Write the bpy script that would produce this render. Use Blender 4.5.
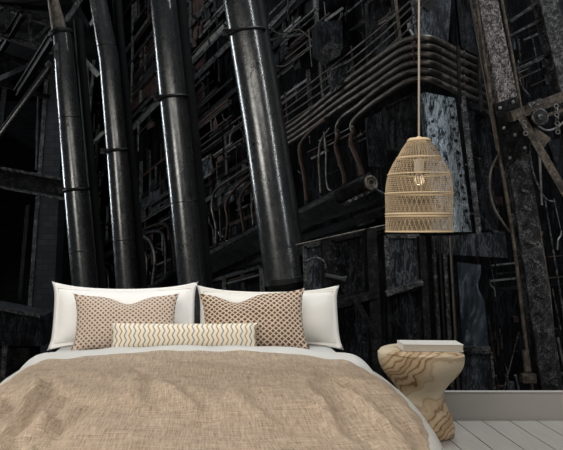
import bpy, bmesh, math, random
from mathutils import Vector, Matrix, noise
random.seed(7)
for o in list(bpy.data.objects): bpy.data.objects.remove(o)
scene = bpy.context.scene
COL = scene.collection
F = 750.0; CX = 198.0; CY = 225.0; EYE = 1.04
# ------------------------------------------------------------------ camera
cd = bpy.data.cameras.new('camera'); cam = bpy.data.objects.new('camera', cd); COL.objects.link(cam)
cam.location = (0, 0, EYE); cam.rotation_euler = (math.pi/2, 0, 0)
cd.sensor_width = 36; cd.lens = F*36/563; cd.shift_x = (281.5-CX)/563; cd.clip_end = 200
scene.camera = cam
scene.view_settings.view_transform = 'Standard'; scene.view_settings.look = 'None'
scene.view_settings.gamma = 1; scene.view_settings.exposure = 0.0
# ------------------------------------------------------------------ world and lights
w = bpy.data.worlds.new('world'); scene.world = w; w.use_nodes = True
bg = w.node_tree.nodes['Background']; bg.inputs[0].default_value = (0.80, 0.88, 1, 1); bg.inputs[1].default_value = 0.07
def area(name, loc, target, sx, sy, power, col):
    l = bpy.data.lights.new(name, 'AREA'); l.shape = 'RECTANGLE'; l.size = sx; l.size_y = sy; l.energy = power; l.color = col
    o = bpy.data.objects.new(name, l); COL.objects.link(o); o.location = loc
    o.rotation_euler = (Vector(target)-Vector(loc)).to_track_quat('-Z', 'Y').to_euler(); return o
area('room_left_fill', (-2.6, 0.8, 1.7), (0.2, 3.0, 0.4), 2.0, 1.3, 62, (1, 0.955, 0.90))  # unseen soft fill added from the left front
area('room_overhead_fill', (0.1, 2.0, 2.62), (0.1, 2.5, 0), 2.6, 1.6, 50, (1, 0.955, 0.90))  # added overhead fill for the bed, unseen
area('hall_right_streak_fill', (4.6, 2.6, 3.4), (0.2, 6.2, 1.4), 0.16, 3.6, 62, (0.97, 0.98, 1))  # added narrow lamp, gives the big pipes their bright streak
area('hall_left_rim_fill', (-5.2, 9.0, 3.2), (-0.2, 5.6, 1.4), 0.8, 5.0, 300, (0.88, 0.94, 1))  # added lamp, gives the big pipes their left rim highlight
area('hall_top_fill', (2.6, 4.9, 8.4), (1.4, 6.0, 1.0), 1.2, 1.2, 380, (0.86, 0.94, 1))  # added lamp from above for glints on the steelwork

def P(px, py, d): return Vector(((px-CX)*d/F, d, EYE+(CY-py)*d/F))
# ------------------------------------------------------------------ materials
def new_mat(name):
    m = bpy.data.materials.new(name); m.use_nodes = True; nt = m.node_tree
    b = nt.nodes['Principled BSDF']; return m, nt, b
def N(nt, t, **kw):
    n = nt.nodes.new(t)
    for k, v in kw.items():
        if isinstance(k, str) and k.startswith('i_'): n.inputs[int(k[2:])].default_value = v
        else: setattr(n, k, v)
    return n
def math_(nt, op, a, b=None, c=None):
    n = nt.nodes.new('ShaderNodeMath'); n.operation = op
    for i, v in enumerate((a, b, c)):
        if v is None: continue
        if isinstance(v, (int, float)): n.inputs[i].default_value = v
        else: nt.links.new(v, n.inputs[i])
    return n.outputs[0]
def coords(nt, scale=(1, 1, 1), rot=(0, 0, 0)):
    tc = nt.nodes.new('ShaderNodeTexCoord'); mp = nt.nodes.new('ShaderNodeMapping')
    mp.inputs['Scale'].default_value = scale; mp.inputs['Rotation'].default_value = rot
    nt.links.new(tc.outputs['Object'], mp.inputs[0]); return mp.outputs[0]
def noise_(nt, vec, scale, detail=4, rough=0.6, dist=0):
    n = nt.nodes.new('ShaderNodeTexNoise'); n.inputs['Scale'].default_value = scale
    n.inputs['Detail'].default_value = detail; n.inputs['Roughness'].default_value = rough
    n.inputs['Distortion'].default_value = dist; nt.links.new(vec, n.inputs['Vector']); return n.outputs['Fac']
def ramp(nt, fac, stops):
    r = nt.nodes.new('ShaderNodeValToRGB'); cr = r.color_ramp
    while len(cr.elements) < len(stops): cr.elements.new(0.5)
    for e, (p, c) in zip(cr.elements, stops):
        e.position = p; e.color = (*c, 1) if len(c) == 3 else c
    nt.links.new(fac, r.inputs[0]); return r.outputs[0]
def bump(nt, b, h, strength, dist=0.01):
    n = nt.nodes.new('ShaderNodeBump'); n.inputs['Strength'].default_value = strength; n.inputs['Distance'].default_value = dist
    nt.links.new(h, n.inputs['Height']); nt.links.new(n.outputs[0], b.inputs['Normal'])
def steel(name, c1, c2, c3=None, rough=0.4, metal=0.5, scale=6, stretch=(1, 1, 1), bs=30, bst=0.4, bd=0.01, thr=0.62, ridge=0, spec=0.5):
    """worn steel; ridge > 0 adds cracked lines of colour c3 of that width; pale ones are painted glints, flakes on speckled girders"""
    m, nt, b = new_mat(name); v = coords(nt, stretch)
    f = noise_(nt, v, scale, 6, 0.7)
    st = [(0.35, c1), (0.55, c2)]
    if c3 and not ridge: st = [(0.35, c1), (0.52, c2), (thr, c2), (thr+0.03, c3)]
    base = ramp(nt, f, st)
    g = noise_(nt, v, bs, 6, 0.75)
    if ridge:
        r1 = math_(nt, 'ABSOLUTE', math_(nt, 'SUBTRACT', noise_(nt, v, scale*2.2, 5, 0.72, 0.6), 0.5))
        line = math_(nt, 'LESS_THAN', r1, math_(nt, 'MULTIPLY', math_(nt, 'SUBTRACT', f, 0.42), ridge))
        spot = math_(nt, 'GREATER_THAN', g, thr)
        k = math_(nt, 'MAXIMUM', line, spot)  # pale lines and spots: glints put into the colour, flakes on speckled girders
        mx = N(nt, 'ShaderNodeMix'); mx.data_type = 'RGBA'; nt.links.new(k, mx.inputs[0]); nt.links.new(base, mx.inputs[6]); mx.inputs[7].default_value = (*c3, 1)
        base = mx.outputs[2]
    nt.links.new(base, b.inputs['Base Color'])
    b.inputs['Metallic'].default_value = metal; b.inputs['Specular IOR Level'].default_value = spec
    r = nt.nodes.new('ShaderNodeMapRange'); r.inputs[3].default_value = max(0.05, rough-0.15); r.inputs[4].default_value = min(1, rough+0.25)
    nt.links.new(g, r.inputs[0]); nt.links.new(r.outputs[0], b.inputs['Roughness'])
    bump(nt, b, g, bst, bd); return m
M = {}
M['pipe'] = steel('pipe_steel', (0.085, 0.088, 0.09), (0.14, 0.142, 0.139), (0.012, 0.010, 0.009), rough=0.20, metal=0.85, scale=3.5, stretch=(1, 1, 0.6), bs=26, bst=0.10, bd=0.005, thr=0.74, ridge=0.045)
M['pipe_dark'] = steel('blackened_steel', (0.008, 0.008, 0.008), (0.018, 0.018, 0.018), rough=0.42, metal=0.6, bs=35)
M['shade_black'] = steel('painted_shade_black', (0.003, 0.003, 0.003), (0.006, 0.006, 0.006), rough=0.7, metal=0, spec=0.1)  # near-black colour for the shade strips beside the big pipes
M['rust'] = steel('rusty_steel', (0.02, 0.011, 0.008), (0.06, 0.03, 0.02), (0.015, 0.014, 0.014), rough=0.55, metal=0.3, scale=9, bs=45, bst=0.6)
M['conduit'] = steel('grey_brown_conduit', (0.04, 0.034, 0.030), (0.13, 0.115, 0.1), (0.06, 0.03, 0.02), rough=0.33, metal=0.75, scale=8, bs=50, bst=0.5)
M['beam'] = steel('dark_girder_steel', (0.003, 0.003, 0.003), (0.008, 0.008, 0.008), (0.06, 0.06, 0.06), rough=0.5, metal=0.3, scale=12, bs=50, bst=0.8, thr=0.66, ridge=0.10, spec=0.15)
M['beam_grey'] = steel('grey_glint_girder', (0.008, 0.008, 0.008), (0.026, 0.026, 0.026), (0.22, 0.22, 0.22), rough=0.42, metal=0.4, scale=18, bs=55, bst=0.9, thr=0.64, ridge=0.18, spec=0.4)  # pale lines are highlights painted into the colour
M['sheet'] = steel('black_wall_sheet', (0.0006, 0.0006, 0.0006), (0.003, 0.003, 0.0035), (0.022, 0.023, 0.026), rough=0.6, metal=0.0, scale=4, stretch=(1, 1, 0.3), bs=30, bst=1.0, bd=0.03, thr=0.66, ridge=0.14, spec=0.06)
M['plate'] = steel('blue_black_plate', (0.008, 0.009, 0.012), (0.025, 0.03, 0.037), (0.14, 0.16, 0.18), rough=0.32, metal=0.3, scale=8, stretch=(1.8, 1, 0.4), bs=40, bst=1.0, bd=0.02, thr=0.62, ridge=0.28, spec=0.4)
M['plate_lit'] = steel('blue_grey_lit_plate', (0.012, 0.016, 0.022), (0.06, 0.082, 0.105), (0.42, 0.50, 0.56), rough=0.22, metal=0.5, scale=13, stretch=(1.8, 1, 0.45), bs=42, bst=1.0, bd=0.015, thr=0.56, ridge=0.75)  # lighter copy of plate with bright light and glints painted in
M['plate_dark'] = steel('coal_black_plate', (0.0015, 0.0015, 0.002), (0.005, 0.006, 0.0075), (0.06, 0.066, 0.076), rough=0.35, metal=0.1, scale=9, stretch=(1.7, 1, 0.4), bs=40, bst=1.0, bd=0.025, thr=0.64, ridge=0.20, spec=0.2)
M['speckle'] = steel('flaking_painted_girder', (0.008, 0.007, 0.007), (0.022, 0.018, 0.017), (0.40, 0.36, 0.34), rough=0.5, metal=0.1, scale=34, stretch=(1, 1, 0.7), bs=60, bst=1, thr=0.575, ridge=0.25)
M['speckle_low'] = steel('partly_flaking_girder', (0.006, 0.006, 0.006), (0.020, 0.020, 0.021), (0.36, 0.36, 0.37), rough=0.45, metal=0.2, scale=16, stretch=(1, 1, 0.7), bs=50, bst=1, thr=0.63, ridge=0.05, spec=0.3)
M['brown'] = steel('rust_brown_panel', (0.012, 0.008, 0.007), (0.07, 0.040, 0.034), rough=0.6, metal=0.0, scale=8, bs=30, bst=0.6, spec=0.2)
M['brown_iron'] = steel('brown_iron', (0.015, 0.012, 0.009), (0.08, 0.06, 0.044), (0.20, 0.17, 0.13), rough=0.5, metal=0.3, scale=14, bs=55, bst=0.8, thr=0.63, ridge=0.15)
M['rod'] = steel('highlight_toned_rod', (0.03, 0.03, 0.029), (0.24, 0.24, 0.225), rough=0.42, metal=0.5, scale=16, bs=50, bst=0.6)  # tone raised to paint bright highlights into the racks
M['roof'] = steel('sooty_roof', (0.004, 0.004, 0.004), (0.009, 0.009, 0.009), rough=0.7, metal=0, spec=0.2)
M['earth'] = steel('sooty_ground', (0.005, 0.005, 0.005), (0.012, 0.012, 0.012), rough=0.8, metal=0, spec=0.2)
def brick_mat():
    m, nt, b = new_mat('soot_black_brick'); v = coords(nt, (1, 1, 1), (math.pi/2, 0, 0))
    n = N(nt, 'ShaderNodeTexBrick'); n.inputs['Scale'].default_value = 3.2
    n.inputs['Color1'].default_value = (0.010, 0.011, 0.013, 1); n.inputs['Color2'].default_value = (0.024, 0.026, 0.029, 1)
    n.inputs['Mortar'].default_value = (0.004, 0.004, 0.005, 1); n.inputs['Mortar Size'].default_value = 0.02
    nt.links.new(v, n.inputs[0]); nt.links.new(n.outputs[0], b.inputs['Base Color']); b.inputs['Roughness'].default_value = 0.7
    bump(nt, b, n.outputs['Fac'], -0.4, 0.02); return m
M['brick'] = brick_mat()
def plain(name, c, rough=0.6, metal=0, bs=None, bst=0.2, bd=0.003, var=0.06):
    m, nt, b = new_mat(name); v = coords(nt)
    f = noise_(nt, v, 5, 4); c2 = tuple(x*(1-var) for x in c); nt.links.new(ramp(nt, f, [(0.35, c2), (0.65, c)]), b.inputs['Base Color'])
    b.inputs['Roughness'].default_value = rough; b.inputs['Metallic'].default_value = metal
    if bs: bump(nt, b, noise_(nt, v, bs, 3), bst, bd)
    return m
M['white_cotton'] = plain('white_cotton', (0.86, 0.845, 0.81), 0.9, bs=18, bst=0.25, bd=0.01, var=0.02)
M['cream_cotton'] = plain('cream_cotton', (0.80, 0.77, 0.71), 0.9, bs=18, bst=0.25, bd=0.01, var=0.03)
M['stitch'] = plain('grey_stitching', (0.52, 0.49, 0.44), 0.9)
M['baseboard'] = plain('greyish_white_paint', (0.42, 0.395, 0.365), 0.5, var=0.02)
M['ceiling'] = plain('white_plaster', (0.75, 0.74, 0.72), 0.9)
M['page'] = plain('cream_paper', (0.56, 0.52, 0.45), 0.9)
M['bookcover'] = plain('pale_linen_book_cover', (0.60, 0.57, 0.51), 0.8, bs=300, bst=0.3, bd=0.001)
M['rattan'] = plain('natural_rattan', (0.56, 0.43, 0.27), 0.6, var=0.25)
M['rattan_light'] = plain('pale_rattan', (0.66, 0.51, 0.32), 0.6, var=0.2)
M['cord'] = plain('beige_textile_cord', (0.32, 0.28, 0.23), 0.8)
M['socket'] = plain('beige_lamp_socket', (0.50, 0.44, 0.37), 0.5)
M['mattress'] = plain('mattress_cloth', (0.7, 0.69, 0.66), 0.9)
M['oak'] = plain('bed_base_wood', (0.25, 0.17, 0.1), 0.6)
m, nt, b = new_mat('bulb_glass'); b.inputs['Base Color'].default_value = (1, 0.97, 0.9, 1); b.inputs['Roughness'].default_value = 0.03
b.inputs['Transmission Weight'].default_value = 1; b.inputs['IOR'].default_value = 1.3; M['glass'] = m
m, nt, b = new_mat('glowing_filament'); b.inputs['Emission Color'].default_value = (1, 0.75, 0.45, 1); b.inputs['Emission Strength'].default_value = 0.9; M['filament'] = m

def linen():
    m, nt, b = new_mat('beige_slub_linen')
    a = noise_(nt, coords(nt, (3.0, 60, 20)), 4, 3, 0.7); c = noise_(nt, coords(nt, (60, 3.0, 20)), 4, 3, 0.7)
    big = noise_(nt, coords(nt), 2.5, 3)
    s = math_(nt, 'ADD', math_(nt, 'MULTIPLY', a, 0.5), math_(nt, 'MULTIPLY', c, 0.5))
    nt.links.new(ramp(nt, s, [(0.35, (0.29, 0.20, 0.12)), (0.44, (0.58, 0.46, 0.34)), (0.55, (0.76, 0.63, 0.49)), (0.65, (0.92, 0.81, 0.66))]), b.inputs['Base Color'])
    b.inputs['Roughness'].default_value = 0.9; b.inputs['Specular IOR Level'].default_value = 0.2
    bump(nt, b, s, 0.5, 0.004); return m
M['linen'] = linen()
def lattice(name, base, stitch, fx, fz, thr):
    m, nt, b = new_mat(name); tc = N(nt, 'ShaderNodeTexCoord'); sp = N(nt, 'ShaderNodeSeparateXYZ'); nt.links.new(tc.outputs['UV'], sp.inputs[0])
    nz = noise_(nt, tc.outputs['UV'], 9, 2)
    x = math_(nt, 'ADD', sp.outputs[0], math_(nt, 'MULTIPLY', nz, 0.03)); z = sp.outputs[1]
    p = math_(nt, 'ADD', math_(nt, 'MULTIPLY', x, fx), math_(nt, 'MULTIPLY', z, fz))
    q = math_(nt, 'SUBTRACT', math_(nt, 'MULTIPLY', x, fx), math_(nt, 'MULTIPLY', z, fz))
    sp_ = math_(nt, 'SINE', math_(nt, 'MULTIPLY', p, 2*math.pi)); sq = math_(nt, 'SINE', math_(nt, 'MULTIPLY', q, 2*math.pi))
    v = math_(nt, 'MAXIMUM', sp_, sq)
    h = math_(nt, 'ADD', math_(nt, 'MULTIPLY', v, 0.5), 0.5)
    nt.links.new(ramp(nt, h, [(thr-0.12, stitch), (thr+0.12, base)]), b.inputs['Base Color'])
    b.inputs['Roughness'].default_value = 0.9; bump(nt, b, h, 0.5, 0.004); return m
M['lat_light'] = lattice('cream_and_brown_lattice_cloth', (0.60, 0.50, 0.41), (0.20, 0.11, 0.07), 19, 21, 0.62)
M['lat_dark'] = lattice('brown_lattice_cloth', (0.64, 0.52, 0.40), (0.13, 0.07, 0.04), 17, 20, 0.80)
def chevron():
    m, nt, b = new_mat('cream_zigzag_cloth'); tc = N(nt, 'ShaderNodeTexCoord'); sp = N(nt, 'ShaderNodeSeparateXYZ'); nt.links.new(tc.outputs['UV'], sp.inputs[0])
    tri = math_(nt, 'PINGPONG', math_(nt, 'MULTIPLY', sp.outputs[1], 16.0), 0.5)
    ph = math_(nt, 'ADD', math_(nt, 'MULTIPLY', sp.outputs[0], 30), math_(nt, 'MULTIPLY', tri, 1.0))
    fr = math_(nt, 'FRACT', ph)
    alt = math_(nt, 'FRACT', math_(nt, 'MULTIPLY', math_(nt, 'FLOOR', ph), 0.5))
    tone = ramp(nt, alt, [(0.2, (0.40, 0.27, 0.12)), (0.3, (0.26, 0.25, 0.23))])
    k = math_(nt, 'LESS_THAN', fr, 0.30)
    mx = N(nt, 'ShaderNodeMix'); mx.data_type = 'RGBA'; nt.links.new(k, mx.inputs[0]); mx.inputs[6].default_value = (0.76, 0.69, 0.57, 1); nt.links.new(tone, mx.inputs[7])
    nt.links.new(mx.outputs[2], b.inputs['Base Color']); b.inputs['Roughness'].default_value = 0.9
    return m
M['chevron'] = chevron()
def marble():
    m, nt, b = new_mat('swirled_cream_brown_stone'); v = coords(nt, (1, 1, 1), (0.25, 0.75, 0.2))
    wv = noise_(nt, coords(nt, (1, 1, 1), (0, 0.6, 0)), 4.5, 2, 0.5)
    sp = N(nt, 'ShaderNodeSeparateXYZ'); tc = N(nt, 'ShaderNodeTexCoord'); nt.links.new(tc.outputs['Object'], sp.inputs[0])
    xy = math_(nt, 'ADD', math_(nt, 'MULTIPLY', sp.outputs[0], -1.9), math_(nt, 'MULTIPLY', sp.outputs[1], 1.2))
    fld = math_(nt, 'ADD', math_(nt, 'ADD', math_(nt, 'MULTIPLY', sp.outputs[2], 2.4), xy), math_(nt, 'MULTIPLY', wv, 0.9))
    n2 = noise_(nt, v, 16, 4, 0.65)
    ph = math_(nt, 'ADD', fld, math_(nt, 'MULTIPLY', n2, 0.16))
    broad = math_(nt, 'PINGPONG', math_(nt, 'MULTIPLY', ph, 2.1), 1.0)
    fine = math_(nt, 'PINGPONG', math_(nt, 'MULTIPLY', ph, 19), 1.0)
    c1 = ramp(nt, broad, [(0.0, (0.62, 0.52, 0.37)), (0.22, (0.56, 0.45, 0.30)), (0.36, (0.44, 0.32, 0.19)), (0.6, (0.52, 0.39, 0.24)), (1.0, (0.38, 0.26, 0.14))])
    veins = ramp(nt, fine, [(0.0, (0.30, 0.19, 0.11)), (0.22, (0.70, 0.58, 0.45)), (0.5, (1, 1, 1))])
    msk = ramp(nt, broad, [(0.15, (0.1, 0.1, 0.1)), (0.35, (1, 1, 1))])
    mx = N(nt, 'ShaderNodeMix'); mx.data_type = 'RGBA'; mx.blend_type = 'MULTIPLY'; nt.links.new(msk, mx.inputs[0]); nt.links.new(c1, mx.inputs[6]); nt.links.new(veins, mx.inputs[7])
    nt.links.new(mx.outputs[2], b.inputs['Base Color'])
    b.inputs['Roughness'].default_value = 0.5; bump(nt, b, fine, 0.15, 0.003); return m
M['marble'] = marble()
def boards():
    m, nt, b = new_mat('whitewashed_boards'); v = coords(nt, (30, 1.0, 1)); f = noise_(nt, v, 3, 5, 0.6)
    nt.links.new(ramp(nt, f, [(0.3, (0.27, 0.248, 0.22)), (0.7, (0.345, 0.318, 0.285))]), b.inputs['Base Color']); b.inputs['Roughness'].default_value = 0.45
    bump(nt, b, f, 0.1, 0.002); return m
M['boards'] = boards()
M['gap'] = plain('dark_board_gap', (0.03, 0.028, 0.026), 0.9)

# ------------------------------------------------------------------ mesh helpers
def wloc(o):
    v = Vector((0, 0, 0))
    while o: v += Vector(o.location); o = o.parent
    return v
def obj(name, bm, mat, parent=None, smooth=True, base=None):
    bmesh.ops.recalc_face_normals(bm, faces=bm.faces)
    if parent: off = wloc(parent)
    elif base is not None: off = Vector(base)
    else:
        xs = [v.co.x for v in bm.verts]; ys = [v.co.y for v in bm.verts]; zs = [v.co.z for v in bm.verts]
        off = Vector(((min(xs)+max(xs))/2, (min(ys)+max(ys))/2, min(zs)))
    for v in bm.verts: v.co -= off
    me = bpy.data.meshes.new(name); bm.to_mesh(me); bm.free()
    for mm in (mat if isinstance(mat, list) else [mat]): me.materials.append(M[mm])
    if smooth:
        for p in me.polygons: p.use_smooth = True
        try: me.set_sharp_from_angle(angle=math.radians(38))
        except Exception: pass
    o = bpy.data.objects.new(name, me); COL.objects.link(o)
    if parent: o.parent = parent
    else: o.location = off
    return o
def tag(o, label, cat=None, group=None):
    o['label'] = label
    if cat: o['category'] = cat
    if group: o['group'] = group
    return o
def thing(name, label, cat, loc, group=None):
    o = bpy.data.objects.new(name, None); COL.objects.link(o); o.location = loc; o.empty_display_size = 0.05
    return tag(o, label, cat, group)
def struct(name, bm, mat, **k):
    o = obj(name, bm, mat, **k); o['kind'] = 'structure'; return o
def BM(): return bmesh.new()
def box(bm, a, b, bev=0):
    a = Vector(a); b = Vector(b); c = (a+b)/2; s = b-a
    r = bmesh.ops.create_cube(bm, size=1, matrix=Matrix.Translation(c) @ Matrix.Diagonal((abs(s.x), abs(s.y), abs(s.z), 1)))
    if bev:
        es = list({e for v in r['verts'] for e in v.link_edges})
        bmesh.ops.bevel(bm, geom=es, offset=bev, segments=2, affect='EDGES', profile=0.6)
    return r
def catmull(pts, n=6):
    if len(pts) < 3: return pts
    out = []; p = [pts[0]*2-pts[1]]+list(pts)+[pts[-1]*2-pts[-2]]
    for i in range(1, len(p)-2):
        for k in range(n):
            t = k/n; a, b, c, d = p[i-1:i+3]
            out.append(0.5*((2*b)+(c-a)*t+(2*a-5*b+4*c-d)*t*t+(-a+3*b-3*c+d)*t**3))
    out.append(pts[-1]); return out
def tube(bm, pts, r, seg=12, cap=True, smooth_n=0, elliptic=1):
    pts = [Vector(p) for p in pts]
    if smooth_n: 
        rr = r if isinstance(r, (int, float)) else r[0]; pts = catmull(pts, smooth_n); r = rr
    rs = r if isinstance(r, (list, tuple)) else [r]*len(pts)
    t0 = (pts[1]-pts[0]).normalized(); ref = Vector((0, 0, 1)) if abs(t0.z) < 0.9 else Vector((0, 1, 0))
    u = t0.cross(ref).normalized(); rings = []
    for i, p in enumerate(pts):
        t = (pts[min(i+1, len(pts)-1)]-pts[max(i-1, 0)]).normalized()
        u = (u-t*u.dot(t)).normalized(); v = t.cross(u)
        rings.append([bm.verts.new(p+(u*math.cos(2*math.pi*k/seg)+v*math.sin(2*math.pi*k/seg))*rs[i]) for k in range(seg)])
    for i in range(len(rings)-1):
        for k in range(seg):
            bm.faces.new((rings[i][k], rings[i][(k+1) % seg], rings[i+1][(k+1) % seg], rings[i+1][k]))
    if cap: bm.faces.new(rings[0][::-1]); bm.faces.new(rings[-1])
def torus(bm, c, axis, R, r, seg=32, s2=8, sz=1.0):
    axis = Vector(axis).normalized(); q = Vector((0, 0, 1)).rotation_difference(axis).to_matrix(); rings = []
    for i in range(seg):
        a = 2*math.pi*i/seg; rad = Vector((math.cos(a), math.sin(a), 0)); ring = []
        for k in range(s2):
            b = 2*math.pi*k/s2; ring.append(bm.verts.new(Vector(c)+q @ (rad*(R+r*math.cos(b))+Vector((0, 0, r*sz*math.sin(b))))))
        rings.append(ring)
    for i in range(seg):
        for k in range(s2):
            bm.faces.new((rings[i][k], rings[(i+1) % seg][k], rings[(i+1) % seg][(k+1) % s2], rings[i][(k+1) % s2]))
def bar(bm, a, b, w, t, prof='box', up=(0, -1, 0)):
    """steel section from a to b; w = width in the picture plane, t = depth"""
    a = Vector(a); b = Vector(b); d = (b-a).normalized(); up = Vector(up); n = (up-d*up.dot(d)).normalized(); s = d.cross(n)
    def slab(s0, s1, n0, n1):
        vs = []
        for e in (a, b):
            for (x, y) in ((s0, n0), (s1, n0), (s1, n1), (s0, n1)): vs.append(bm.verts.new(e+s*x+n*y))
        for f in ((0, 1, 2, 3), (7, 6, 5, 4), (0, 4, 5, 1), (1, 5, 6, 2), (2, 6, 7, 3), (3, 7, 4, 0)): bm.faces.new([vs[i] for i in f])
    h = w/2; th = min(w, t)*0.16
    if prof == 'box': slab(-h, h, -t/2, t/2)
    elif prof == 'I':       # flanges towards the sides, web between
        slab(-h, -h+th, -t/2, t/2); slab(h-th, h, -t/2, t/2); slab(-h+th, h-th, -th/2, th/2)
    elif prof == 'H':       # flanges front and back
        slab(-h, h, t/2-th, t/2); slab(-h, h, -t/2, -t/2+th); slab(-th/2, th/2, -t/2+th, t/2-th)
    elif prof == 'L': slab(-h, h, t/2-th, t/2); slab(-h, -h+th, -t/2, t/2-th)
    elif prof == 'C': slab(-h, h, t/2-th, t/2); slab(-h, -h+th, -t/2, t/2-th); slab(h-th, h, -t/2, t/2-th)
def stud(bm, c, r, n=(0, -1, 0)):
    n = Vector(n).normalized(); q = Vector((0, 0, 1)).rotation_difference(n).to_matrix().to_4x4()
    bmesh.ops.create_uvsphere(bm, u_segments=8, v_segments=5, radius=r, matrix=Matrix.Translation(c) @ q @ Matrix.Diagonal((1, 1, 0.6, 1)))
def quadplate(bm, pts, th):
    """plate with four (or more) corner points facing the viewer, thickness going back"""
    f = [bm.verts.new(p) for p in pts]; k = [bm.verts.new(Vector(p)+Vector((0, th, 0))) for p in pts]; n = len(pts)
    bm.faces.new(f); bm.faces.new(k[::-1])
    for i in range(n): bm.faces.new((f[i], k[i], k[(i+1) % n], f[(i+1) % n]))
def one(name, bm, mat, label, cat, group=None, **k): return tag(obj(name, bm, mat, **k), label, cat, group)

# ------------------------------------------------------------------ setting: room
bm = BM(); x = -2.985-0.145*2
while x < 3.2:
    if x > -3.3: box(bm, (x+0.0028, -1.0, -0.02), (x+0.145-0.0028, 4.0, 0.0), 0)
    x += 0.145
n0 = len(bm.faces); box(bm, (-3.3, -1.0, -0.06), (3.3, 4.0, -0.021))
bm.faces.ensure_lookup_table()
for f in bm.faces[n0:]: f.material_index = 1
struct('floor', bm, ['boards', 'gap'], smooth=False)
bm = BM(); box(bm, (-3.3, 4.0, -0.06), (3.3, 4.03, 0.146)); box(bm, (-3.3, 3.996, 0.1462), (3.3, 4.03, 0.151), 0)
struct('baseboard_back', bm, 'baseboard', smooth=False)
bm = BM(); box(bm, (-3.3, -1.0, 2.72), (3.3, 3.6, 2.8)); struct('ceiling', bm, 'ceiling', smooth=False)
# ------------------------------------------------------------------ setting: the steelworks hall behind
bm = BM(); box(bm, (-14, 4.1, -1.0), (12, 22, -0.9)); o = struct('floor', bm, 'earth', smooth=False)
KF = 1/(5.6*525)
def FD(px): return 1/(KF*(px+100))
def FP(px, py, off=0): return P(px, py, FD(px)-off)
def wallslab(bm, A, B, z0, z1, th):
    A = Vector((A[0], A[1], 0)); B = Vector((B[0], B[1], 0)); t = (B-A).normalized(); n = Vector((-t.y, t.x, 0))
    if n.y < 0: n = -n
    vs = [bm.verts.new(Vector((q.x, q.y, z))) for z in (z0, z1) for q in (A, B, B+n*th, A+n*th)]
    for f in ((0, 1, 2, 3), (7, 6, 5, 4), (0, 4, 5, 1), (1, 5, 6, 2), (2, 6, 7, 3), (3, 7, 4, 0)): bm.faces.new([vs[i] for i in f])
a = P(80, 225, FD(80)+0.35); b = P(436, 225, FD(436)+0.35); c = P(640, 225, 8.2)
bm = BM(); wallslab(bm, (a.x, a.y), (b.x, b.y), -0.9, 8, 0.15); struct('wall_back', bm, 'sheet', smooth=False)
bm = BM(); wallslab(bm, (b.x+.01, b.y), (c.x, c.y), -0.9, 8, 0.15); struct('wall_right', bm, 'sheet', smooth=False)
bm = BM(); wallslab(bm, (-7.5, 10.6), (a.x+0.1, 16.6), -0.9, 9.0, 0.25); struct('wall_left', bm, 'brick', smooth=False)
bm = BM(); box(bm, (-9, 6.2, 3.35), (-1.3, 14, 3.45)); struct('ceiling', bm, 'roof', smooth=False)

# ------------------------------------------------------------------ the four big slanted pipes
def big_pipe(label, pts, d, rings, end=None, seam=None, n=40):
    """pts: (px centre, py, half width px)"""
    base = P(pts[-1][0], pts[-1][1], d)
    t = thing('steel_pipe', label, 'pipe', base)
    bm = BM(); C = [P(p[0], p[1], d) for p in pts]; tube(bm, C, [p[2]*d/F for p in pts], n); obj('pipe_body', bm, 'pipe', t)
    ax = (C[-1]-C[0]).normalized()
    def at(py):
        for p, q in zip(pts, pts[1:]):
            if p[1] <= py <= q[1]:
                s = (py-p[1])/(q[1]-p[1]); return P(p[0]+s*(q[0]-p[0]), py, d), (p[2]+s*(q[2]-p[2]))*d/F
    for py in rings:
        c, r = at(py); bm = BM(); torus(bm, c, ax, r*1.03, 1.9*d/F, 40, 10, 0.9)
        cl = obj('clamp_ring', bm, 'pipe_dark', t)
        bm = BM(); q = c+Vector((-r-2.6*d/F, -0.02, 0)); box(bm, q-Vector((.022, .02, .03)), q+Vector((.022, .02, .02)), .004); stud(bm, q+Vector((0, -.022, 0)), .012); obj('clamp_lug', bm, 'pipe_dark', cl)
    for py in (seam or []):
        c, r = at(py); bm = BM(); torus(bm, c, ax, r, 0.5*d/F, 40, 6); obj('weld_seam', bm, 'pipe_dark', t)
    if end:
        c, r = at(end); bm = BM(); e = ax
        tube(bm, [c-e*.012, c-e*.008, c+e*.028, c+e*.032], [r*1.0, r*1.05, r*1.06, r*1.02], 40); tube(bm, [c+e*.032, c+e*.07, c+e*.10], [r*.95, r*.9, r*.72], 40)
        obj('end_collar', bm, 'pipe_dark', t)
    return t
big_pipe('first big slanted steel pipe from the left, with one clamp ring above the left pillow', [(62, 33, 9), (66, 80, 10.5), (76, 190, 12.2), (86, 300, 13), (99, 440, 14)], 6.7, [190], seam=[118, 251])
big_pipe('second big slanted steel pipe from the left, its clamp ring level with the lamp', [(90, -40, 7), (98, 0, 8.5), (109, 60, 10), (117, 150, 10.8), (128, 295, 11.5), (139, 440, 12)], 6.3, [151], seam=[46, 240])
big_pipe('third big slanted steel pipe, rising behind the gap between the white pillows', [(159, -40, 12.6), (163, 0, 13), (173, 98, 13.7), (184, 200, 14.2), (194, 300, 14.6), (208, 440, 15)], 5.9, [98], seam=[202])
big_pipe('widest slanted steel pipe, ending in a dark collar above the right brown cushion', [(234, -40, 16.5), (240, 0, 17), (246, 33, 17.5), (262, 130, 18), (284, 280, 19.5)], 5.4, [33], end=279)
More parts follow.
